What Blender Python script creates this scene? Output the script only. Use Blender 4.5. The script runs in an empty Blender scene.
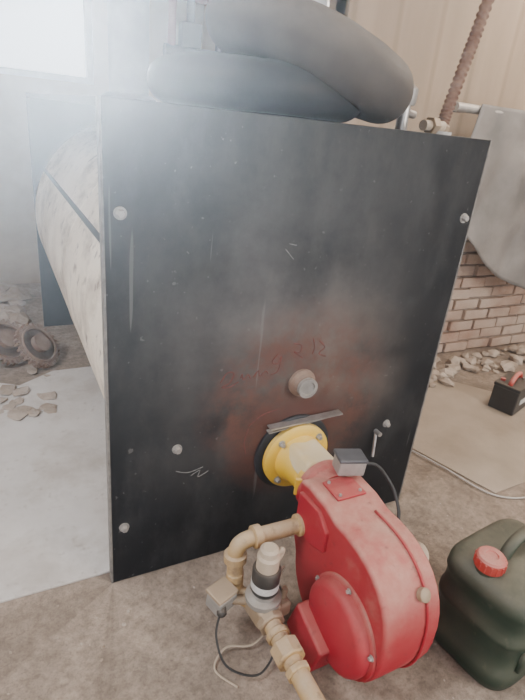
import bpy, bmesh, math, random
from mathutils import Vector, Matrix, noise
random.seed(7)
D=bpy.data
COL=bpy.context.scene.collection

# ---------------------------------------------------------------- materials
def mat(name,c1,c2=None,scale=6,rough=.6,metal=0,bump=.0,bscale=40,dust=None,dustamt=.5,spec=.5,stretch=(1,1,1),lo=.35,hi=.65,coat=0):
    m=D.materials.new(name); m.use_nodes=True
    nt=m.node_tree; N=nt.nodes; L=nt.links
    b=N['Principled BSDF']; b.inputs['Roughness'].default_value=rough
    b.inputs['Metallic'].default_value=metal
    b.inputs['Specular IOR Level'].default_value=spec
    b.inputs['Coat Weight'].default_value=coat
    tc=N.new('ShaderNodeTexCoord'); mp=N.new('ShaderNodeMapping'); mp.inputs['Scale'].default_value=stretch
    L.new(tc.outputs['Object'],mp.inputs['Vector'])
    c2=c2 or tuple(x*.8 for x in c1)
    n=N.new('ShaderNodeTexNoise'); n.inputs['Scale'].default_value=scale; n.inputs['Detail'].default_value=8; n.inputs['Roughness'].default_value=.6
    L.new(mp.outputs[0],n.inputs['Vector'])
    r=N.new('ShaderNodeValToRGB'); r.color_ramp.elements[0].position=lo; r.color_ramp.elements[1].position=hi
    r.color_ramp.elements[0].color=(*c1,1); r.color_ramp.elements[1].color=(*c2,1)
    L.new(n.outputs['Fac'],r.inputs['Fac']); out=r.outputs['Color']
    if dust:
        g=N.new('ShaderNodeNewGeometry'); s=N.new('ShaderNodeSeparateXYZ'); L.new(g.outputs['Normal'],s.inputs[0])
        mr=N.new('ShaderNodeMapRange'); mr.inputs['From Min'].default_value=-.1; mr.inputs['From Max'].default_value=.9
        mr.inputs['To Max'].default_value=dustamt; L.new(s.outputs['Z'],mr.inputs['Value'])
        n2=N.new('ShaderNodeTexNoise'); n2.inputs['Scale'].default_value=scale*2.3; n2.inputs['Detail'].default_value=8; n2.inputs['Roughness'].default_value=.7
        L.new(tc.outputs['Object'],n2.inputs['Vector'])
        mu=N.new('ShaderNodeMath'); mu.operation='MULTIPLY_ADD'; mu.inputs[1].default_value=2.4; mu.inputs[2].default_value=-.3
        L.new(n2.outputs['Fac'],mu.inputs[0])
        mu2=N.new('ShaderNodeMath'); mu2.operation='MULTIPLY'; mu2.use_clamp=True
        L.new(mu.outputs[0],mu2.inputs[0]); L.new(mr.outputs[0],mu2.inputs[1])
        mx=N.new('ShaderNodeMixRGB'); mx.inputs[2].default_value=(*dust,1)
        L.new(mu2.outputs[0],mx.inputs[0]); L.new(out,mx.inputs[1]); out=mx.outputs[0]
        ra=N.new('ShaderNodeMapRange'); ra.inputs['To Min'].default_value=rough; ra.inputs['To Max'].default_value=.85
        L.new(mu2.outputs[0],ra.inputs['Value']); L.new(ra.outputs[0],b.inputs['Roughness'])
    L.new(out,b.inputs['Base Color'])
    if bump:
        n3=N.new('ShaderNodeTexNoise'); n3.inputs['Scale'].default_value=bscale; n3.inputs['Detail'].default_value=6
        L.new(mp.outputs[0],n3.inputs['Vector'])
        bp=N.new('ShaderNodeBump'); bp.inputs['Strength'].default_value=bump; bp.inputs['Distance'].default_value=.01
        L.new(n3.outputs['Fac'],bp.inputs['Height']); L.new(bp.outputs[0],b.inputs['Normal'])
    return m
def overlay(m,scale,lo,hi,color,f,stretch=(1,1,1),detail=9,rough=.7):
    """mix another stain colour over an existing material where noise is high"""
    nt=m.node_tree;N=nt.nodes;L=nt.links;b=N['Principled BSDF']
    src=b.inputs['Base Color'].links[0].from_socket
    mp=N.new('ShaderNodeMapping'); mp.inputs['Scale'].default_value=stretch; mp.inputs['Location'].default_value=(3.1,1.7,.4)
    L.new(N['Texture Coordinate'].outputs['Object'],mp.inputs[0])
    n=N.new('ShaderNodeTexNoise'); n.inputs['Scale'].default_value=scale; n.inputs['Detail'].default_value=detail; n.inputs['Roughness'].default_value=rough
    L.new(mp.outputs[0],n.inputs['Vector'])
    r=N.new('ShaderNodeMapRange'); r.inputs['From Min'].default_value=lo; r.inputs['From Max'].default_value=hi; r.inputs['To Max'].default_value=f
    L.new(n.outputs['Fac'],r.inputs['Value'])
    mx=N.new('ShaderNodeMixRGB'); mx.inputs[2].default_value=(*color,1)
    L.new(r.outputs[0],mx.inputs[0]); L.new(src,mx.inputs[1]); L.new(mx.outputs[0],b.inputs['Base Color'])
    return m

DUST=(.42,.34,.26)
M={}
M['dark']=mat('dark_sheet',(.012,.013,.016),(.03,.03,.034),5,.5,spec=.3)
M['edge']=mat('plate_edge',(.12,.115,.11),(.26,.24,.22),30,.5)
M['insul']=mat('barrel_sheet',(.70,.63,.53),(.52,.45,.36),2.6,.7,bump=.6,bscale=6,lo=.42,hi=.72)
overlay(M['insul'],4,.5,.66,(.20,.15,.11),.7,(2.5,.8,1))
overlay(M['insul'],14,.58,.66,(.10,.07,.055),.75,(1,1,1))
M['red']=mat('burner_red',(.34,.006,.018),(.42,.014,.03),5,.48,dust=(.54,.30,.24),dustamt=.8,lo=.3,hi=.7,spec=.28)
M['redd']=mat('burner_red_cover',(.36,.006,.022),(.42,.014,.034),5,.45,dust=(.52,.25,.2),dustamt=.4,spec=.28)
overlay(M['red'],9,.55,.78,(.44,.24,.19),.55); overlay(M['redd'],12,.58,.8,(.44,.22,.18),.4)
overlay(M['red'],30,.60,.7,(.10,.03,.03),.6); overlay(M['redd'],30,.60,.7,(.10,.03,.03),.6)
M['yellow']=mat('flange_yellow',(.80,.48,.012),(.8,.53,.04),8,.45,dust=(.74,.6,.38),dustamt=.4)
overlay(M['yellow'],18,.58,.72,(.35,.22,.10),.5)
M['ydust']=mat('dusty_yellow',(.72,.56,.28),(.72,.63,.46),9,.65)
M['pipe']=mat('pipe_yellow',(.54,.35,.13),(.42,.28,.14),9,.65,dust=(.52,.41,.29),dustamt=.8,bump=.1)
overlay(M['pipe'],22,.54,.68,(.18,.11,.065),.7)
M['brass']=mat('dusty_brass',(.34,.25,.16),(.42,.32,.22),12,.5,.3,dust=DUST,dustamt=.5)
M['alu']=mat('cast_aluminium',(.34,.33,.32),(.46,.45,.43),20,.45,.5,dust=DUST,dustamt=.4)
M['steel']=mat('steel',(.5,.49,.48),(.65,.64,.63),30,.35,.8)
M['black']=mat('black_plastic',(.012,.012,.014),(.025,.025,.025),10,.4,dust=DUST,dustamt=.25)
M['label']=mat('label_white',(.7,.7,.68),(.55,.55,.55),60,.5)
M['rubberd']=mat('rubber_dark',(.006,.007,.009),(.014,.015,.018),6,.42,bump=.2,bscale=18,dust=(.07,.068,.065),dustamt=.35,spec=.3)
M['rubberg']=mat('rubber_grey',(.062,.054,.048),(.11,.098,.085),4,.6,bump=.35,bscale=12,dust=(.26,.225,.19),dustamt=.7,spec=.25)
M['rust']=mat('rusty_hose',(.16,.08,.055),(.28,.18,.13),30,.7,.3)
M['rustg']=mat('rusty_gear',(.18,.10,.07),(.30,.21,.16),14,.8,.2,dust=(.36,.29,.24),dustamt=.5)
M['green']=mat('canister_green',(.007,.026,.015),(.015,.036,.021),4,.42,dust=(.22,.20,.145),dustamt=.65)
overlay(M['green'],6,.52,.78,(.10,.10,.07),.5); overlay(M['green'],25,.6,.72,(.2,.18,.13),.45)
M['capred']=mat('cap_red',(.42,.03,.025),(.5,.06,.04),8,.45,dust=(.55,.33,.28),dustamt=.6)
M['tarp']=mat('tarp_grey',(.22,.205,.195),(.11,.105,.10),3,.6,bump=.4,bscale=9)
M['brick']=mat('brick_whitewashed',(.56,.45,.37),(.38,.24,.175),3.1,.85,bump=.6,bscale=30,lo=.42,hi=.7)
M['mortar']=mat('mortar',(.20,.15,.12),(.33,.27,.22),14,.9,bump=.5)
M['rubble']=mat('rubble_stone',(.30,.235,.18),(.50,.43,.37),5,.9,bump=.6)
M['slab']=mat('floor_slab_mat',(.66,.64,.62),(.52,.49,.46),2.2,.8,bump=.15,bscale=20)
overlay(M['slab'],4,.5,.7,(.36,.31,.26),.6); overlay(M['slab'],40,.58,.66,(.25,.2,.16),.4)
M['wallb']=mat('wall_back_plaster',(.30,.23,.17),(.44,.35,.27),1.6,.9,bump=.3,bscale=6)
M['walll']=mat('wall_plaster',(.45,.39,.33),(.55,.48,.41),2,.9,bump=.3,bscale=6)
M['ceil']=mat('ceiling_plaster',(.55,.5,.45),(.6,.56,.5),2,.9)
M['redpaint']=mat('old_red_paint',(.16,.03,.03),(.22,.07,.06),8,.6)
M['flue']=mat('flue_steel',(.08,.085,.10),(.14,.14,.15),6,.6,.4)
M['frame']=mat('window_paint',(.5,.52,.55),(.6,.62,.64),9,.6)
M['sheet']=mat('thin_sheet',(.44,.37,.30),(.32,.26,.2),3,.35,bump=.1)
M['wire']=mat('cable_black',(.02,.02,.02),(.03,.03,.03),10,.5)
M['wirew']=mat('cable_white',(.55,.53,.5),(.45,.42,.38),10,.5)
M['scrawl']=mat('red_chalk',(.20,.05,.04),(.08,.028,.025),60,.8)
M['chalk']=mat('white_scratch',(.3,.29,.28),(.12,.12,.12),90,.8)
M['tan']=mat('tan_plastic',(.48,.39,.29),(.54,.45,.35),10,.5,dust=DUST,dustamt=.4)

def floor_mat():
    m=mat('floor_concrete',(.31,.25,.20),(.46,.39,.325),1.5,.8,bump=.4,bscale=22,lo=.3,hi=.7)
    nt=m.node_tree;N=nt.nodes;L=nt.links
    b=N['Principled BSDF']; src=b.inputs['Base Color'].links[0].from_socket
    tc=N['Texture Coordinate']
    def lay(s,a,bb,c1,c2,f,src):
        n=N.new('ShaderNodeTexNoise'); n.inputs['Scale'].default_value=s; n.inputs['Detail'].default_value=10; n.inputs['Roughness'].default_value=.72
        L.new(tc.outputs['Object'],n.inputs['Vector'])
        r=N.new('ShaderNodeValToRGB'); r.color_ramp.elements[0].position=a; r.color_ramp.elements[1].position=bb
        r.color_ramp.elements[0].color=(*c1,1); r.color_ramp.elements[1].color=(*c2,1)
        L.new(n.outputs['Fac'],r.inputs[0])
        mx=N.new('ShaderNodeMixRGB'); mx.blend_type='MULTIPLY'; mx.inputs[0].default_value=f
        L.new(src,mx.inputs[1]); L.new(r.outputs[0],mx.inputs[2]); return mx.outputs[0]
    o=lay(4,.32,.68,(.5,.48,.46),(1.15,1.12,1.1),.85,src)
    o=lay(18,.35,.6,(.64,.62,.6),(1.05,1.03,1.02),.85,o)
    o=lay(45,.35,.55,(.6,.58,.56),(1,1,1),.85,o)
    o=lay(160,.38,.5,(.66,.64,.62),(1,1,1),.75,o)
    L.new(o,b.inputs['Base Color'])
    return m
M['floor']=floor_mat()

def plate_mat():
    m=D.materials.new('boiler_front_black'); m.use_nodes=True
    nt=m.node_tree;N=nt.nodes;L=nt.links; b=N['Principled BSDF']
    tc=N.new('ShaderNodeTexCoord')
    def nz(s,d=8,st=None,r=.6):
        n=N.new('ShaderNodeTexNoise'); n.inputs['Scale'].default_value=s; n.inputs['Detail'].default_value=d; n.inputs['Roughness'].default_value=r
        if st:
            mp=N.new('ShaderNodeMapping'); mp.inputs['Scale'].default_value=st[0]; mp.inputs['Rotation'].default_value=st[1]
            L.new(tc.outputs['Object'],mp.inputs[0]); L.new(mp.outputs[0],n.inputs['Vector'])
        else: L.new(tc.outputs['Object'],n.inputs['Vector'])
        return n.outputs['Fac']
    def ramp(s,a,bb,ca=(0,0,0),cb=(1,1,1)):
        r=N.new('ShaderNodeValToRGB'); r.color_ramp.elements[0].position=a; r.color_ramp.elements[1].position=bb
        r.color_ramp.elements[0].color=(*ca,1); r.color_ramp.elements[1].color=(*cb,1); L.new(s,r.inputs[0]); return r.outputs[0]
    def mix(f,a,c,bt='MIX'):
        x=N.new('ShaderNodeMixRGB'); x.blend_type=bt
        if isinstance(f,float): x.inputs[0].default_value=f
        else: L.new(f,x.inputs[0])
        if isinstance(a,tuple): x.inputs[1].default_value=(*a,1)
        else: L.new(a,x.inputs[1])
        if isinstance(c,tuple): x.inputs[2].default_value=(*c,1)
        else: L.new(c,x.inputs[2])
        return x.outputs[0]
    base=ramp(nz(2.2),.35,.7,(.003,.0035,.005),(.010,.010,.012))
    fine=ramp(nz(6,10,((1,1,.45),(0,0,0)),.72),.48,.8)
    base=mix(fine,base,(.055,.055,.055))
    def halo(cx,cz,rad,sz=1):
        mp=N.new('ShaderNodeMapping'); mp.inputs['Location'].default_value=(-cx/rad,0,-cz/(rad*sz)); mp.inputs['Scale'].default_value=(1/rad,0,1/(rad*sz))
        L.new(tc.outputs['Object'],mp.inputs[0])
        g=N.new('ShaderNodeTexGradient'); g.gradient_type='SPHERICAL'; L.new(mp.outputs[0],g.inputs[0]); return g.outputs['Fac']
    def mul(a,c):
        x=N.new('ShaderNodeMath'); x.operation='MULTIPLY'; x.use_clamp=True
        L.new(a,x.inputs[0])
        if isinstance(c,float): x.inputs[1].default_value=c
        else: L.new(c,x.inputs[1])
        return x.outputs[0]
    dustn=ramp(nz(3,8,None,.65),.3,.75)
    base=mix(mul(mul(halo(.5,.88,.65,1.2),dustn),1.3),base,(.14,.135,.13))
    base=mix(mul(mul(halo(.70,.62,.40),dustn),1.5),base,(.19,.155,.13))
    rust=ramp(nz(11,8,None,.78),.40,.58)
    base=mix(mul(mul(halo(.62,.58,.38),2.6),mul(rust,.85)),base,(.135,.062,.045))
    base=mix(mul(mul(halo(.60,.44,.24),3.2),mul(ramp(nz(7),.3,.55),.8)),base,(.10,.042,.032))
    s1=ramp(nz(20,3,((1,1,.05),(0,.5,0)),.5),.70,.72)
    s2=ramp(nz(20,3,((1,1,.05),(0,-1.2,0)),.5),.70,.72)
    s5=ramp(nz(34,3,((1,1,.04),(0,1.1,0)),.5),.71,.73)
    s3=ramp(nz(60,2),.69,.73)
    s4=ramp(nz(25,3),.69,.72)
    for s in (s1,s2,s3,s4,s5): base=mix(mul(s,.5),base,(.2,.195,.19))
    L.new(base,b.inputs['Base Color'])
    rr=N.new('ShaderNodeMapRange'); rr.inputs['To Min'].default_value=.36; rr.inputs['To Max'].default_value=.6
    L.new(nz(5),rr.inputs['Value']); L.new(rr.outputs[0],b.inputs['Roughness'])
    b.inputs['Specular IOR Level'].default_value=.2
    return m
M['plate']=plate_mat()

def plank_mat():
    m=mat('wall_panel_tan',(.34,.26,.19),(.26,.20,.145),1.5,.7,stretch=(4,4,.5))
    nt=m.node_tree;N=nt.nodes;L=nt.links;b=N['Principled BSDF']
    w=N.new('ShaderNodeTexWave'); w.wave_type='BANDS'; w.bands_direction='X'; w.inputs['Scale'].default_value=1.1; w.inputs['Distortion'].default_value=.3
    L.new(N['Texture Coordinate'].outputs['Object'],w.inputs['Vector'])
    r=N.new('ShaderNodeValToRGB'); r.color_ramp.elements[0].position=.0; r.color_ramp.elements[1].position=.06
    r.color_ramp.elements[0].color=(.6,.56,.5,1); r.color_ramp.elements[1].color=(1,1,1,1); L.new(w.outputs['Fac'],r.inputs[0])
    src=b.inputs['Base Color'].links[0].from_socket
    mx=N.new('ShaderNodeMixRGB'); mx.blend_type='MULTIPLY'; mx.inputs[0].default_value=.5
    L.new(src,mx.inputs[1]); L.new(r.outputs[0],mx.inputs[2]); L.new(mx.outputs[0],b.inputs['Base Color'])
    return m
M['plank']=plank_mat()

# ---------------------------------------------------------------- geometry helpers
def empty(name,loc=(0,0,0)):
    e=D.objects.new(name,None); e.empty_display_size=.05; COL.objects.link(e); return e
def finish(name,bm,m,parent=None,smooth=False,bevel=0,segs=3,sub=0):
    bmesh.ops.recalc_face_normals(bm,faces=bm.faces)
    me=D.meshes.new(name); bm.to_mesh(me); bm.free()
    o=D.objects.new(name,me); COL.objects.link(o); me.materials.append(M[m] if isinstance(m,str) else m)
    if parent: o.parent=parent
    if smooth:
        for p in me.polygons: p.use_smooth=True
    if bevel:
        b=o.modifiers.new('bevel','BEVEL'); b.width=bevel; b.segments=segs; b.limit_method='ANGLE'; b.angle_limit=math.radians(35)
        for p in me.polygons: p.use_smooth=True
        w=o.modifiers.new('wn','WEIGHTED_NORMAL')
    if sub:
        s=o.modifiers.new('sub','SUBSURF'); s.levels=sub; s.render_levels=sub
    return o
def box(name,c,s,m,parent=None,rot=(0,0,0),bevel=0):
    bm=bmesh.new(); bmesh.ops.create_cube(bm,size=1)
    from mathutils import Euler
    R=Euler(rot).to_matrix().to_4x4()
    bmesh.ops.transform(bm,matrix=Matrix.Translation(c)@R@Matrix.Diagonal((*s,1)),verts=bm.verts)
    return finish(name,bm,m,parent,bevel=bevel)
def frame(d):
    d=Vector(d).normalized(); up=Vector((0,0,1)) if abs(d.z)<.9 else Vector((1,0,0))
    x=up.cross(d).normalized(); y=d.cross(x); return x,y,d
def lathe(name,prof,o,axis,m,parent=None,seg=40,bevel=0):
    x,y,d=frame(axis); o=Vector(o); bm=bmesh.new(); rings=[]
    for r,h in prof:
        if r<1e-6: rings.append([bm.verts.new(o+d*h)])
        else: rings.append([bm.verts.new(o+d*h+x*r*math.cos(2*math.pi*i/seg)+y*r*math.sin(2*math.pi*i/seg)) for i in range(seg)])
    for a,b in zip(rings,rings[1:]):
        for i in range(seg):
            j=(i+1)%seg
            if len(a)==1 and len(b)==1: continue
            if len(a)==1: bm.faces.new((a[0],b[j],b[i]))
            elif len(b)==1: bm.faces.new((a[i],a[j],b[0]))
            else: bm.faces.new((a[i],a[j],b[j],b[i]))
    for rg in (rings[0],rings[-1]):
        if len(rg)>1: bm.faces.new(rg)
    ob=finish(name,bm,m,parent,bevel=bevel,segs=2)
    me=ob.data
    if not bevel:
        for p in me.polygons: p.use_smooth=True
        try: me.set_sharp_from_angle(angle=math.radians(35))
        except Exception: pass
    return ob
def cyl(name,p0,p1,r,m,parent=None,r2=None,seg=32,bevel=0):
    p0=Vector(p0);p1=Vector(p1);h=(p1-p0).length
    return lathe(name,[(r,0),(r if r2 is None else r2,h)],p0,p1-p0,m,parent,seg,bevel=bevel)
def catmull(pts,closed,res):
    P=[Vector(p) for p in pts]; n=len(P); out=[]
    rng=range(n) if closed else range(n-1)
    for i in rng:
        if closed: a,b,c,d=P[(i-1)%n],P[i],P[(i+1)%n],P[(i+2)%n]
        else: a,b,c,d=P[max(i-1,0)],P[i],P[i+1],P[min(i+2,n-1)]
        for k in range(res):
            t=k/res
            out.append(.5*((2*b)+(-a+c)*t+(2*a-5*b+4*c-d)*t*t+(-a+3*b-3*c+d)*t**3))
    if not closed: out.append(P[-1])
    return out
def sweep(name,pts,r,m,parent=None,closed=False,res=8,seg=14,rf=None,flat=1.0):
    C=catmull(pts,closed,res) if res>1 else [Vector(p) for p in pts]
    n=len(C); T=[]
    for i in range(n):
        a=C[(i-1)%n] if (closed or i>0) else C[i]; b=C[(i+1)%n] if (closed or i<n-1) else C[i]
        T.append((b-a).normalized())
    x,y,_=frame(T[0]); bm=bmesh.new(); rings=[]
    for i in range(n):
        x=(x-T[i]*x.dot(T[i])).normalized(); y=T[i].cross(x)
        rr=r*(rf(i/(n-1),i) if rf else 1)
        rings.append([bm.verts.new(C[i]+x*rr*math.cos(2*math.pi*k/seg)+y*rr*flat*math.sin(2*math.pi*k/seg)) for k in range(seg)])
    pairs=list(zip(rings,rings[1:]))
    if closed: pairs.append((rings[-1],rings[0]))
    for a,b in pairs:
        for k in range(seg):
            j=(k+1)%seg; bm.faces.new((a[k],a[j],b[j],b[k]))
    if not closed: bm.faces.new(rings[0]); bm.faces.new(rings[-1])
    return finish(name,bm,m,parent,smooth=True)
def extrude_poly(name,poly,x0,x1,m,parent=None,axis='X',bevel=0,segs=4):
    bm=bmesh.new()
    def P(a,b,t): return {'X':(t,a,b),'Y':(a,t,b),'Z':(a,b,t)}[axis]
    A=[bm.verts.new(P(a,b,x0)) for a,b in poly]; B=[bm.verts.new(P(a,b,x1)) for a,b in poly]
    n=len(poly)
    for i in range(n): bm.faces.new((A[i],A[(i+1)%n],B[(i+1)%n],B[i]))
    bm.faces.new(A); bm.faces.new(B)
    return finish(name,bm,m,parent,bevel=bevel,segs=segs)
def hexbolt(name,c,axis,r,h,m,parent):
    c=Vector(c);a=Vector(axis).normalized()
    o=lathe(name,[(r*1.45,0),(r*1.45,h*.25)],c,a,m,parent,24)
    lathe(name+'_head',[(r,0),(r,h*.75),(r*.8,h)],c+a*h*.25,a,m,parent,6)
    return o

# ---------------------------------------------------------------- room
fl=box('floor',(.8,.1,-.05),(8.4,8.2,.1),'floor')
box('ceiling',(.8,.9,2.95),(8.4,6.6,.1),'ceil')
box('wall_left',(-2.45,.1,1.45),(.1,8.2,2.9),'walll')
box('wall_right',(4.55,-.75,1.45),(.1,4.1,2.9),'walll')
wb=empty('wall_back')
Y0=3.35
box('wall_back_low',(-.5,Y0,.775),(3.8,.15,1.55),'wallb',wb)
box('wall_back_top',(-.5,Y0,2.72),(3.8,.15,.36),'wallb',wb)
box('wall_back_l',(-1.575,Y0,2.045),(1.65,.15,.99),'wallb',wb)
box('wall_back_r',(.975,Y0,2.045),(.85,.15,.99),'wallb',wb)
w=empty('window_1')
for i,(c,s) in enumerate([((-.1,Y0,1.57),(1.3,.1,.05)),((-.1,Y0,2.52),(1.3,.1,.05)),((-.73,Y0,2.05),(.05,.1,.95)),((.53,Y0,2.05),(.05,.1,.95)),((-.28,Y0,2.05),(.03,.06,.9))]):
    box('frame_%d'%i,c,s,'frame',w,bevel=.005)
box('wall_return',(1.46,2.3,1.45),(.12,2.1,2.9),'wallb')
YW=1.2
wr=empty('wall_brick')
box('upper_panel',(2.95,YW+.08,2.05),(3.1,.12,1.7),'plank',wr)
box('mortar_core',(2.95,YW+.08,.6),(3.1,.13,1.2),'mortar',wr)
bm=bmesh.new()
ch=.083
for row in range(15):
    off=(row%2)*.12
    x=1.42-off
    while x<4.45:
        L_=.235
        if not(row==14 and random.random()<.5):
            x0=max(x,1.41);x1=min(x+L_,4.48)
            if x1-x0>.05:
                c=Vector(((x0+x1)/2,YW+.02+random.uniform(-.014,.014),ch*row+ch/2))
                r=bmesh.ops.create_cube(bm,size=1)
                R=Matrix.Rotation(random.uniform(-.03,.03),4,'Z')@Matrix.Rotation(random.uniform(-.02,.02),4,'Y')
                bmesh.ops.transform(bm,matrix=Matrix.Translation(c)@R@Matrix.Diagonal((x1-x0-.012,.06,ch-.013,1)),verts=r['verts'])
        x+=L_+.004
finish('bricks',bm,'brick',wr,bevel=.007,segs=2)

extrude_poly('floor_slab',[(-2.2,.045),(1.1,.045),(1.1,1.6),(-.02,1.58),(-.2,1.45),(-.45,1.6),(-.8,1.5),(-2.2,1.7)],0.0,.010,'slab',axis='Z',bevel=.003)
extrude_poly('metal_floor_sheet',[(1.53,.28),(1.66,-.12),(2.15,-.1),(2.75,.28),(2.25,.9),(1.9,.72)],0.001,.007,'sheet',axis='Z',bevel=.002)
sweep('white_cable',[(1.45,.36,.006),(1.50,.27,.012),(1.56,.10,.012),(1.64,-.13,.008),(1.85,-.2,.006),(2.2,-.16,.006),(2.6,-.2,.006)],.004,'wirew')

# ---------------------------------------------------------------- boiler
bo=empty('boiler')
W,H,DEP=1.2,1.44,2.3
box('front_plate',(W/2,.012,H/2),(W,.024,H),'plate',bo,bevel=.003)
box('front_plate_edge_trim_l',(-.002,.014,H/2),(.006,.03,H),'edge',bo)
box('front_plate_edge_trim_r',(W+.002,.014,H/2),(.006,.03,H),'edge',bo)
box('back_plate',(W/2,DEP,H/2),(W,.03,H),'dark',bo)
box('top_cover',(W/2,DEP/2,H-.012),(W,DEP-.02,.02),'dark',bo)
lathe('barrel',[(.6,.03),(.6,.9),(.602,.902),(.602,.915),(.6,.917),(.6,DEP-.01)],(W/2,0,.745),(0,1,0),'insul',bo,96)
# dark lap seam running along the upper flank of the barrel
sa=math.radians(152)
box('barrel_lap_seam',(W/2+.602*math.cos(sa),DEP/2,.745+.602*math.sin(sa)),(.004,DEP-.08,.02),'dark',bo,rot=(0,-(sa-math.pi),0))
box('skid_l',(.25,DEP/2,.095),(.08,DEP-.06,.17),'dark',bo)
box('skid_r',(.95,DEP/2,.095),(.08,DEP-.06,.17),'dark',bo)
for i,(x,z) in enumerate([(.0385,1.192),(1.165,1.196),(.201,.484),(.038,.226),(1.03,.42)]):
    hexbolt('plate_bolt_%d'%i,(x,0,z),(0,-1,0),.011,.014,'alu',bo)
lathe('plug_collar',[(.048,0),(.048,.012),(.038,.02),(.036,.035)],(.617,0,.657),(0,-1,0),'rustg',bo,36)
lathe('plug_glass_ring',[(.034,.035),(.034,.05),(.024,.05),(.022,.044),(0,.044)],(.617,0,.657),(0,-1,0),'alu',bo,36)
BX,BZ=.62,.385
lathe('port_ring',[(.146,0),(.146,.008),(.14,.012),(.11,.012)],(BX,0,BZ),(0,-1,0),'dark',bo,56)
box('port_strip',(.645,-.022,.520),(.28,.03,.005),'steel',bo,rot=(0,-.04,0))
box('port_strip_lower',(.64,-.015,.506),(.27,.022,.004),'alu',bo,rot=(0,-.09,0))
cyl('port_handle',(.985,-.004,.395),(.97,-.03,.30),.006,'steel',bo)
cyl('port_handle_pin',(.985,0,.395),(.985,-.03,.395),.009,'steel',bo)
scr=[[(.33,.695),(.35,.725),(.372,.72),(.36,.69),(.335,.678),(.36,.675),(.39,.69)],
     [(.395,.70),(.40,.715),(.405,.695),(.42,.71),(.43,.695)],
     [(.44,.70),(.455,.72),(.462,.70),(.48,.715),(.49,.705)],
     [(.52,.77),(.50,.745),(.52,.735),(.53,.76),(.525,.71),(.50,.70)],
     [(.57,.80),(.60,.79),(.595,.765),(.575,.77),(.61,.745)],
     [(.64,.81),(.65,.78),(.645,.755)],[(.665,.80),(.69,.775),(.67,.755),(.70,.74)],
     [(.44,.51),(.43,.46),(.44,.41)],[(.44,.52),(.49,.555),(.55,.565)]]
for i,s in enumerate(scr):
    sweep('chalk_scrawl_%d'%i,[(x,.0003,z) for x,z in s],.0020,'scrawl',bo,seg=6,res=5)
scr2=[[(.20,.40),(.24,.385),(.29,.395)],[(.25,.37),(.28,.385),(.275,.36),(.31,.375)],[(.50,1.10),(.53,1.07)],[(.51,1.115),(.535,1.11)]]
for i,s in enumerate(scr2):
    sweep('paint_scratch_%d'%i,[(x,.0005,z) for x,z in s],.0016,'chalk',bo,seg=6,res=5)

# ---------------------------------------------------------------- gas burner
bu=empty('gas_burner')
lathe('mounting_flange',[(.112,.014),(.124,.02),(.124,.036),(.114,.044),(.085,.046)],(BX,0,BZ),(0,-1,0),'yellow',bu,56)
for k in range(4):
    a=math.radians(45+90*k); hexbolt('flange_bolt_%d'%k,(BX+.102*math.cos(a),-.042,BZ+.102*math.sin(a)),(0,-1,0),.009,.014,'alu',bu)
lathe('blast_tube',[(.09,.044),(.088,.06),(.076,.085),(.07,.15),(.078,.16),(.078,.19)],(BX,0,BZ),(0,-1,0),'yellow',bu,48)
extrude_poly('tube_saddle',[(BX-.07,BZ+.02),(BX+.07,BZ+.02),(BX+.05,BZ+.082),(BX-.05,BZ+.082)],-.185,-.055,'ydust',bu,axis='Y',bevel=.014)
lathe('red_collar',[(.078,.185),(.092,.19),(.092,.21),(.084,.22),(.084,.26)],(BX,0,BZ),(0,-1,0),'red',bu,48)
HX0,HX1=.515,.70
cy,cz,hr=-.465,.24,.214
def scroll(r):
    p=[(-.225,.26),(-.225,.455),(-.27,.466),(-.36,.464)]
    # slightly squared casing outline
    for k in range(0,27):
        a=math.radians(80+(352-80)*k/26)
        ca,sa_=math.cos(a),math.sin(a); e=2/2.35
        p.append((cy+r*math.copysign(abs(ca)**e,ca),cz+r*math.copysign(abs(sa_)**e,sa_)))
    return p
extrude_poly('fan_housing',scroll(hr),HX0,HX1,'red',bu,bevel=.011,segs=4)
rib=scroll(hr+.003)[4:]
sweep('housing_seam',[(HX1-.05,a,b) for a,b in rib],.004,'redd',bu,res=2,seg=8)
extrude_poly('cheek_panel',[(-.245,.31),(-.245,.43),(-.35,.44),(-.40,.40),(-.40,.33),(-.33,.30)],HX0-.012,HX0+.01,'redd',bu,bevel=.006,segs=3)
box('housing_lid_plate',(.61,-.315,.468),(.10,.085,.008),'redd',bu,bevel=.003)
for k,(x,y) in enumerate([(.575,-.285),(.645,-.345),(.575,-.345)]): hexbolt('lid_screw_%d'%k,(x,y,.470),(0,0,1),.005,.007,'alu',bu)
mc=Vector((.0,-.53,.195))
lathe('motor_cover',[(.128,0),(.128,.03),(.122,.042),(.108,.05),(.0,.054)],(HX0+.005,mc.y,mc.z),(-1,0,0),'redd',bu,56)
lathe('motor_cover_rim',[(.138,0),(.138,.012),(.132,.016)],(HX0+.004,mc.y,mc.z),(-1,0,0),'red',bu,56)
box('cover_foot',(.475,-.46,.09),(.075,.15,.13),'redd',bu,rot=(.3,0,0),bevel=.010)
for k in range(5):
    a=math.radians(20+72*k); hexbolt('cover_screw_%d'%k,(HX0-.012,mc.y+.134*math.cos(a),mc.z+.134*math.sin(a)),(-1,0,0),.006,.007,'alu',bu)
lathe('rim_knob',[(.018,0),(.018,.014),(.012,.018),(0,.018)],(HX1-.06,cy-hr*.83,cz+hr*.64),(.1,-.8,.6),'brass',bu,24)
lathe('side_knob',[(.02,0),(.02,.04),(.036,.04),(.036,.08),(.03,.088),(0,.088)],(HX1-.005,-.50,.33),(1,0,0),'tan',bu,28)
cyl('side_knob_stub',(HX1-.01,-.44,.24),(.79,-.44,.24),.018,'alu',bu)
box('pressure_switch',(.655,-.265,.508),(.085,.06,.05),'alu',bu,rot=(0,.05,-.25),bevel=.006)
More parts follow.
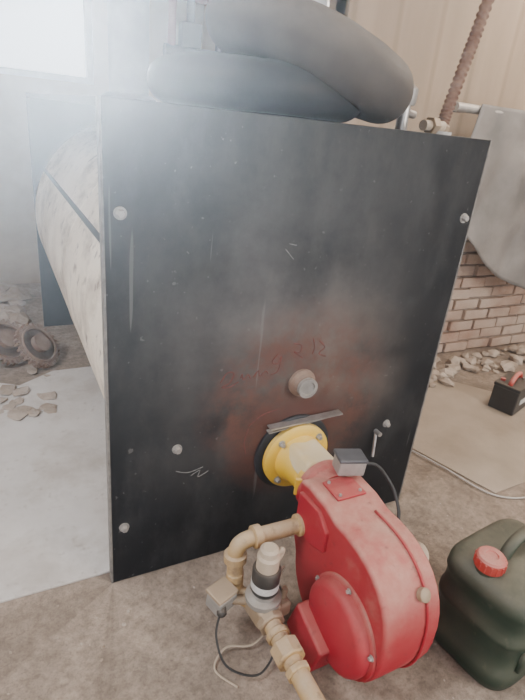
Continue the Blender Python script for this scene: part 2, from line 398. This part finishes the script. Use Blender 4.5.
box('pressure_switch_lid',(.655,-.265,.536),(.09,.066,.012),'flue',bu,rot=(0,.05,-.25),bevel=.004)
cyl('pressure_switch_stem',(.655,-.265,.45),(.655,-.265,.49),.016,'brass',bu)
sweep('switch_cable',[(.69,-.285,.515),(.73,-.30,.51),(.755,-.33,.48),(.765,-.37,.44),(.745,-.42,.40),(.70,-.43,.36)],.005,'wire',bu)
box('name_plate',(.545,-.20,.40),(.05,.012,.06),'yellow',bu,rot=(0,0,-.5),bevel=.003)

# ---------------------------------------------------------------- gas train
gt=empty('gas_supply_pipe')
R=.024
sweep('supply_bend',[(.53,-.272,.325),(.45,-.272,.325),(.36,-.27,.325),(.318,-.27,.32),(.30,-.27,.30),(.297,-.272,.26),(.297,-.285,.19)],R,'pipe',gt,seg=24)
for i,(p,q) in enumerate([((.535,-.272,.325),(.49,-.272,.325)),((.375,-.27,.325),(.345,-.27,.325)),((.297,-.27,.285),(.297,-.272,.255))]):
    lathe('coupling_%d'%i,[(R*1.05,0),(R*1.4,.004),(R*1.4,(Vector(q)-Vector(p)).length-.004),(R*1.05,(Vector(q)-Vector(p)).length)],p,Vector(q)-Vector(p),'pipe',gt,28)
sweep('lower_bend',[(.297,-.28,.22),(.297,-.285,.17),(.305,-.30,.15),(.325,-.325,.148),(.345,-.36,.148)],R*1.05,'pipe',gt,seg=24)
VX,VY,VZ=.35,-.365,.155
box('valve_body',(VX,VY,VZ),(.08,.10,.065),'brass',gt,rot=(0,0,.1),bevel=.012)
box('valve_side_block',(VX+.05,VY-.005,VZ-.005),(.05,.07,.05),'brass',gt,rot=(0,0,.1),bevel=.01)
cyl('test_nipple',(VX+.06,VY-.01,VZ+.015),(VX+.062,VY-.012,VZ+.055),.009,'brass',gt)
lathe('valve_bonnet',[(.045,.02),(.052,.03),(.052,.045),(.035,.05),(.035,.065)],(VX,VY,VZ),(0,0,1),'alu',gt,32)
lathe('solenoid_coil',[(.037,.065),(.040,.07),(.040,.145),(.036,.151),(.02,.151)],(VX,VY,VZ),(0,0,1),'black',gt,36)
lathe('solenoid_label',[(.0403,.082),(.0406,.082),(.0406,.105),(.0403,.105)],(VX,VY,VZ),(0,0,1),'label',gt,36)
lathe('damper_cap',[(.032,.151),(.032,.19),(.026,.197),(.026,.215),(.018,.222),(0,.222)],(VX,VY,VZ),(0,0,1),'tan',gt,28)
sweep('cap_lug',[(VX+.02,VY,VZ+.185),(VX+.042,VY+.003,VZ+.195),(VX+.042,VY+.003,VZ+.18),(VX+.03,VY,VZ+.165)],.008,'tan',gt)
for i,(a,b,r) in enumerate([(-.41,-.435,.040),(-.455,-.475,.033),(-.495,-.545,.042),(-.565,-.585,.034)]):
    lathe('union_nut_%d'%i,[(r*.9,0),(r,.004),(r,a-b-.004),(r*.9,a-b)],(VX,a,VZ-.003),(0,-1,0),'brass' if i==0 else 'pipe',gt,8 if i!=1 else 24)
sweep('inlet_pipe',[(VX,-.40,VZ-.003),(VX,-.6,VZ-.003),(VX,-.85,VZ-.003),(VX,-.93,VZ-.01),(VX,-.95,VZ-.05),(VX,-.95,.0)],.026,'pipe',gt,seg=24)
box('junction_box',(.245,-.31,.165),(.07,.06,.055),'alu',gt,rot=(.1,0,.35),bevel=.008)
box('junction_box_lid',(.245,-.31,.198),(.074,.064,.012),'brass',gt,rot=(.1,0,.35),bevel=.004)
cyl('junction_stub',(.25,-.31,.165),(.33,-.34,.155),.014,'brass',gt)
lathe('junction_gland',[(.014,0),(.014,.02),(.009,.026)],(.235,-.335,.165),(-.3,-1,-.4),'black',gt,12)
sweep('coil_cable',[(.235,-.335,.15),(.21,-.37,.1),(.22,-.43,.05),(.29,-.47,.025),(.35,-.45,.03),(.40,-.40,.08),(.41,-.36,.18),(.385,-.36,.235)],.0032,'wire',gt)
sweep('ground_cable',[(.385,-.36,.25),(.43,-.33,.24),(.44,-.30,.15),(.42,-.34,.05),(.33,-.38,.02),(.25,-.36,.02),(.2,-.40,.006),(.24,-.47,.005)],.003,'tan',gt)

# ---------------------------------------------------------------- jerry can
jc=empty('jerry_can')
def superloft(name,rows,center,rotz,m,parent,seg=48,e=4.5):
    bm=bmesh.new(); rings=[]; c=Vector(center); Rz=Matrix.Rotation(rotz,3,'Z')
    for z,a,b,ox,oy in rows:
        ring=[]
        for k in range(seg):
            t=2*math.pi*k/seg; ct,st=math.cos(t),math.sin(t)
            x=a*math.copysign(abs(ct)**(2/e),ct); y=b*math.copysign(abs(st)**(2/e),st)
            ring.append(bm.verts.new(c+Rz@Vector((x+ox,y+oy,z))))
        rings.append(ring)
    for A,B in zip(rings,rings[1:]):
        for k in range(seg): bm.faces.new((A[k],A[(k+1)%seg],B[(k+1)%seg],B[k]))
    bm.faces.new(rings[0]); bm.faces.new(rings[-1])
    return finish(name,bm,m,parent,smooth=True)
JC=(1.045,-.625,0); JR=.12
a,b=.178,.145; zs=1.2
rows=[(0,a*.9,b*.88,0,0),(.008,a*.97,b*.97,0,0),(.03,a,b,0,0),(.06,a,b,0,0),(.07,a*.965,b*.96,0,0),(.14,a*.965,b*.96,0,0),(.15,a,b,0,0),(.165,a,b,0,0),(.175,a*.965,b*.96,0,0),(.22,a*.965,b*.96,0,0),(.235,a,b,0,0),(.26,a*.985,b*.98,0,0),(.278,a*.9,b*.9,0,0),(.288,a*.75,b*.75,0,0),(.292,a*.5,b*.5,0,0)]
superloft('can_body',[(z*zs,p,q,r,s) for z,p,q,r,s in rows],JC,JR,'green',jc)
Rz=Matrix.Rotation(JR,3,'Z')
def J(x,y,z): return Vector(JC)+Rz@Vector((x,y,z))
lathe('can_neck',[(.036,0),(.036,.03),(.030,.034)],J(-.125,.02,.317),(0,0,1),'green',jc,32)
lathe('screw_cap',[(.040,.0),(.041,.004),(.041,.032),(.036,.038),(.018,.040),(.016,.037),(0,.037)],J(-.125,.02,.347),(0,0,1),'capred',jc,32)
for k in range(16):
    t=2*math.pi*k/16; p=J(-.125,.02,.352)+Vector((.041*math.cos(t),.041*math.sin(t),0)); cyl('cap_grip_%d'%k,p,p+Vector((0,0,.024)),.003,'capred',jc,seg=6)
sweep('carry_handle',[J(-.055,.02,.335),J(-.035,.02,.375),J(.0,.02,.395),J(.06,.02,.40),J(.11,.02,.39),J(.14,.02,.36),J(.145,.02,.30)],.017,'green',jc,seg=16)
superloft('side_panel',[(.08,.10,.01,0,0),(.085,.11,.012,0,0),(.15,.11,.012,0,0),(.155,.10,.01,0,0)],J(0,-b*.955,0),JR,'green',jc)

# ---------------------------------------------------------------- inner tubes
def torus(name,c,R_,r,tilt,m,seed,flat=.92):
    e=empty(name)
    bm=bmesh.new(); n1,n2=96,36; rings=[]
    Mx=Matrix.Translation(c)@tilt
    for i in range(n1):
        a=2*math.pi*i/n1; ring=[]
        wob=1+.03*math.sin(2*a+seed)+.015*math.sin(5*a+seed*2)
        for j in range(n2):
            t=2*math.pi*j/n2
            rr=r*wob*(1+.02*noise.noise(Vector((math.cos(a)*3+seed,math.sin(a)*3,math.cos(t)*2))))
            rad=R_*(1+.02*math.sin(3*a+seed))+rr*math.cos(t)
            if math.cos(t)<-.3: rad+=.004*math.sin(26*a)*(-math.cos(t))
            ring.append(bm.verts.new(Mx@Vector((rad*math.cos(a),rad*math.sin(a),rr*flat*math.sin(t)))))
        rings.append(ring)
    for i in range(n1):
        A,B=rings[i],rings[(i+1)%n1]
        for j in range(n2): bm.faces.new((A[j],A[(j+1)%n2],B[(j+1)%n2],B[j]))
    finish('rubber_ring',bm,m,e,smooth=True)
    p0=Mx@Vector((R_-r*.9,0,0)); p1=Mx@Vector((R_-r*1.6,0,0.0))
    cyl('valve_stem',p0,p1,.006,'brass',e)
    return e
torus('inner_tube',(.53,.335,1.507),.262,.07,Matrix.Rotation(.0,4,'X'),'rubberd',1.0)
torus('inner_tube.001',(.660,.27,1.612),.243,.084,Matrix.Rotation(math.radians(16),4,'Y')@Matrix.Rotation(math.radians(7),4,'X'),'rubberg',2.3,1.0)

# ---------------------------------------------------------------- on the boiler top
h=empty('flexible_metal_hose')
pts=[(1.175,.2,1.44),(1.185,.205,1.5),(1.24,.225,1.67),(1.298,.246,1.86),(1.37,.27,2.2),(1.40,.29,2.6),(1.40,.3,2.9)]
sweep('corrugated_hose',pts,.019,'rust',h,res=40,seg=16,rf=lambda t,i:1+.12*(1 if i%4<2 else -1))
lathe('hose_ferrule',[(.028,0),(.028,.03),(.022,.035)],(1.17,.2,1.44),(.1,0,1),'brass',h,8)
g=empty('pressure_gauge')
cyl('gauge_pipe',(.965,.8,1.44),(.965,.8,1.80),.014,'steel',g)
lathe('gauge_case',[(0,-.02),(.05,-.02),(.055,-.015),(.055,.02),(.047,.024),(.045,.018)],(.965,.8,1.855),(-.55,-1,-.1),'steel',g,40)
lathe('gauge_dial',[(.045,.012),(0,.012)],(.965,.8,1.855),(-.55,-1,-.1),'label',g,40)
f=empty('pipe_fitting_cluster')
cyl('elbow_pipe',(1.0,.10,1.462),(1.10,.12,1.465),.016,'tan',f)
lathe('fitting_nut',[(.026,0),(.026,.03)],(1.03,.105,1.464),(1,.2,0),'brass',f,6)
cyl('fitting_riser',(1.04,.25,1.43),(1.04,.25,1.56),.02,'steel',f)
lathe('air_vent',[(.03,0),(.034,.01),(.034,.05),(.02,.06),(.01,.07)],(1.04,.25,1.52),(0,0,1),'alu',f,24)
cyl('fitting_branch',(1.04,.25,1.50),(1.11,.28,1.495),.013,'steel',f)
lathe('fitting_base',[(.04,0),(.04,.012)],(1.09,.12,1.438),(0,0,1),'label',f,24)

fs=empty('flue_stack')
cyl('flue_pipe',(.52,2.0,1.42),(.52,2.0,2.9),.11,'flue',fs,seg=40)
lathe('flue_collar',[(.15,0),(.15,.03),(.12,.05)],(.52,2.0,1.44),(0,0,1),'dark',fs,40)
rm=empty('pipe_manifold')
for i,x in enumerate([.70,.80,.97]):
    cyl('riser_%d'%i,(x,1.8,1.44),(x,1.8,2.5),.022,'flue' if i else 'redpaint',rm)
cyl('header',(.66,1.8,1.72),(1.05,1.8,1.72),.03,'flue',rm)
cyl('header_upper',(.62,1.8,1.98),(1.05,1.8,1.98),.025,'redpaint',rm)
box('valve_block',(.80,1.8,1.80),(.11,.08,.12),'dark',rm,bevel=.01)

# ---------------------------------------------------------------- tarp on rail
rl=empty('wall_rail')
cyl('rail_pipe',(2.08,1.07,1.60),(4.45,1.07,1.60),.024,'alu',rl)
for i,x in enumerate((2.2,3.3,4.3)): box('rail_bracket_%d'%i,(x,1.14,1.60),(.03,.13,.04),'flue',rl)
bm=bmesh.new(); nx,nz=60,40; G=[]
for i in range(nx+1):
    u=i/nx; x=2.24+u*2.14; colv=[]
    zb=1.16-.66*min(1,u/.40)**.8-.08*math.sin(u*9)
    for j in range(nz+1):
        v=j/nz; z=1.63+(zb-1.63)*v
        y=1.045-.06*v*abs(math.sin(u*17+v*2))-.03*noise.noise(Vector((x*4,z*4,0)))-.03*v
        colv.append(bm.verts.new((x-.12*v*(1-u),y,z)))
    G.append(colv)
for i in range(nx):
    for j in range(nz): bm.faces.new((G[i][j],G[i+1][j],G[i+1][j+1],G[i][j+1]))
tp=finish('hanging_tarp',bm,'tarp',smooth=True)
s=tp.modifiers.new('solid','SOLIDIFY'); s.thickness=.004

# ---------------------------------------------------------------- floor clutter
def rubble(name,spots,m='rubble',z0=0):
    bm=bmesh.new()
    for (x,y,s,fl_) in spots:
        r=bmesh.ops.create_icosphere(bm,subdivisions=1,radius=1)
        sx,sy,sz=s*random.uniform(.7,1.2),s*random.uniform(.7,1.2),s*fl_*random.uniform(.7,1.1)
        for v in r['verts']:
            v.co+=Vector((random.uniform(-.25,.25),random.uniform(-.25,.25),random.uniform(-.2,.2)))
            v.co=Vector((v.co.x*sx,v.co.y*sy,v.co.z*sz))
        R=Matrix.Rotation(random.uniform(0,6),3,'Z')
        mz=min(v.co.z for v in r['verts'])
        for v in r['verts']: v.co=R@v.co+Vector((x,y,-mz-.003+z0))
    return finish(name,bm,m)
random.seed(3)
rubble('rubble_pile',[(random.uniform(1.75,3.4),1.0+random.uniform(-.22,.1),random.uniform(.02,.06),.6) for _ in range(90)])
rubble('rubble_pile.001',[(random.uniform(-.95,-.12),random.uniform(2.15,3.0),random.uniform(.04,.12),.5) for _ in range(70)])
rubble('rubble_pile.002',[(random.uniform(-1.0,-.05),1.12+abs(random.gauss(0,.16)),random.uniform(.010,.05),.25) for _ in range(100)],z0=.008)
random.seed(11)
rubble('floor_grit',[(random.uniform(-.8,2.6),random.uniform(-1.0,.9),random.uniform(.002,.007),.7) for _ in range(420) ])

def gear(name,c,rot,R_,th,teeth,m):
    e=empty(name); bm=bmesh.new(); T=Matrix.Translation(c)@rot
    prof=[]
    for k in range(teeth):
        for da,rr in ((-.3,.88),(-.18,1.0),(.18,1.0),(.3,.88)):
            a=2*math.pi*(k+da)/teeth; prof.append((R_*rr*math.cos(a),R_*rr*math.sin(a)))
    n=len(prof)
    inner=[(R_*.22*math.cos(2*math.pi*i/n),R_*.22*math.sin(2*math.pi*i/n)) for i in range(n)]
    loops=[]
    for z in (0,th):
        loops.append([bm.verts.new(T@Vector((x,y,z))) for x,y in prof]); loops.append([bm.verts.new(T@Vector((x,y,z))) for x,y in inner])
    o0,i0,o1,i1=loops
    for k in range(n):
        j=(k+1)%n
        bm.faces.new((o0[k],o0[j],o1[j],o1[k])); bm.faces.new((i0[k],i0[j],i1[j],i1[k]))
        bm.faces.new((o0[k],o0[j],i0[j],i0[k])); bm.faces.new((o1[k],o1[j],i1[j],i1[k]))
    finish('toothed_disc',bm,m,e)
    lathe('hub',[(R_*.24,0),(R_*.38,0),(R_*.38,.03),(R_*.24,.03)],T@Vector((0,0,th)),(T.to_3x3()@Vector((0,0,1))),m,e,28)
    lathe('web_ring',[(R_*.7,0),(R_*.72,.01),(R_*.78,.01),(R_*.8,0)],T@Vector((0,0,th)),(T.to_3x3()@Vector((0,0,1))),m,e,36)
    return e
gear('rusty_gear',(-.09,1.70,.115),Matrix.Rotation(math.radians(50),4,'Z')@Matrix.Rotation(math.radians(50),4,'X'),.14,.03,28,'rustg')
gear('rusty_gear.001',(-.25,1.78,.12),Matrix.Rotation(math.radians(42),4,'Z')@Matrix.Rotation(math.radians(45),4,'X'),.145,.03,30,'rustg')

cb=empty('car_battery')
CB=(2.42,.45)
box('battery_case',(CB[0],CB[1],.082),(.22,.15,.15),'black',cb,rot=(0,0,.3),bevel=.008)
box('battery_lid',(CB[0],CB[1],.165),(.225,.155,.022),'black',cb,rot=(0,0,.3),bevel=.006)
box('battery_label',(CB[0]+.018,CB[1]-.074,.08),(.10,.006,.03),'label',cb,rot=(0,0,.3))
sweep('battery_handle',[(CB[0]-.08,CB[1]-.03,.17),(CB[0]-.07,CB[1]-.03,.2),(CB[0],CB[1],.215),(CB[0]+.07,CB[1]+.03,.2),(CB[0]+.08,CB[1]+.03,.17)],.014,'capred',cb)
cyl('terminal_a',(CB[0]-.07,CB[1]+.03,.16),(CB[0]-.07,CB[1]+.03,.19),.014,'capred',cb)
cyl('terminal_b',(CB[0]+.07,CB[1]-.01,.16),(CB[0]+.07,CB[1]-.01,.19),.014,'steel',cb)

# ---------------------------------------------------------------- haze volume added to imitate the window glare
vm=D.materials.new('glare_haze_volume'); vm.use_nodes=True
nt=vm.node_tree; nt.nodes.clear()
vo=nt.nodes.new('ShaderNodeOutputMaterial'); vs=nt.nodes.new('ShaderNodeVolumeScatter')
vs.inputs['Density'].default_value=.055; vs.inputs['Anisotropy'].default_value=.8; vs.inputs['Color'].default_value=(.92,.96,1,1)
nt.links.new(vs.outputs[0],vo.inputs['Volume'])
M['air']=vm
box('glare_haze',(1.05,-1.25,1.76),(6.7,2.3,2.22),'air')

# ---------------------------------------------------------------- light
wd=D.worlds.new('world'); bpy.context.scene.world=wd; wd.use_nodes=True
bg=wd.node_tree.nodes['Background']; bg.inputs[0].default_value=(.93,.95,1.0,1); bg.inputs[1].default_value=1.75
def area(name,loc,target,size,sy,power,color):
    l=D.lights.new(name,'AREA'); l.shape='RECTANGLE'; l.size=size; l.size_y=sy; l.energy=power; l.color=color
    o=D.objects.new(name,l); COL.objects.link(o); o.location=loc
    o.rotation_euler=(Vector(target)-Vector(loc)).to_track_quat('-Z','Y').to_euler(); return o
area('fill_front_right',(2.6,-3.6,2.3),(1.2,.3,.3),1.4,1.4,105,(1,.89,.77))  # added warm fill lamp behind the camera, no doorway stands there
area('fill_left',(-1.6,-.2,2.8),(-.3,.9,0),1.2,1.2,140,(.97,.97,1))  # fill lamp added under the closed ceiling to brighten the barrel side
area('fill_right',(2.9,.2,2.8),(2.6,.6,.0),1.0,1.0,65,(1,.87,.74))  # unseen warm lamp added below the ceiling, over the right-hand floor
sl=D.lights.new('window_sun','SUN'); sl.energy=15; sl.angle=math.radians(4); sl.color=(.80,.90,1)
so=D.objects.new('window_sun',sl); COL.objects.link(so); so.location=(0,5,4)
so.rotation_euler=Vector((-.12,-1,-.13)).to_track_quat('-Z','Y').to_euler()

# ---------------------------------------------------------------- camera
cd=D.cameras.new('camera'); cam=D.objects.new('camera',cd); COL.objects.link(cam)
cd.sensor_fit='VERTICAL'; cd.sensor_height=36; cd.lens=514.6/700*36; cd.clip_start=.02
cam.matrix_world=Matrix(((.8932,.0986,-.4387,-.227),(-.4388,.4040,-.8027,-1.259),(.0981,.9095,.4041,1.423),(0,0,0,1)))
bpy.context.scene.camera=cam
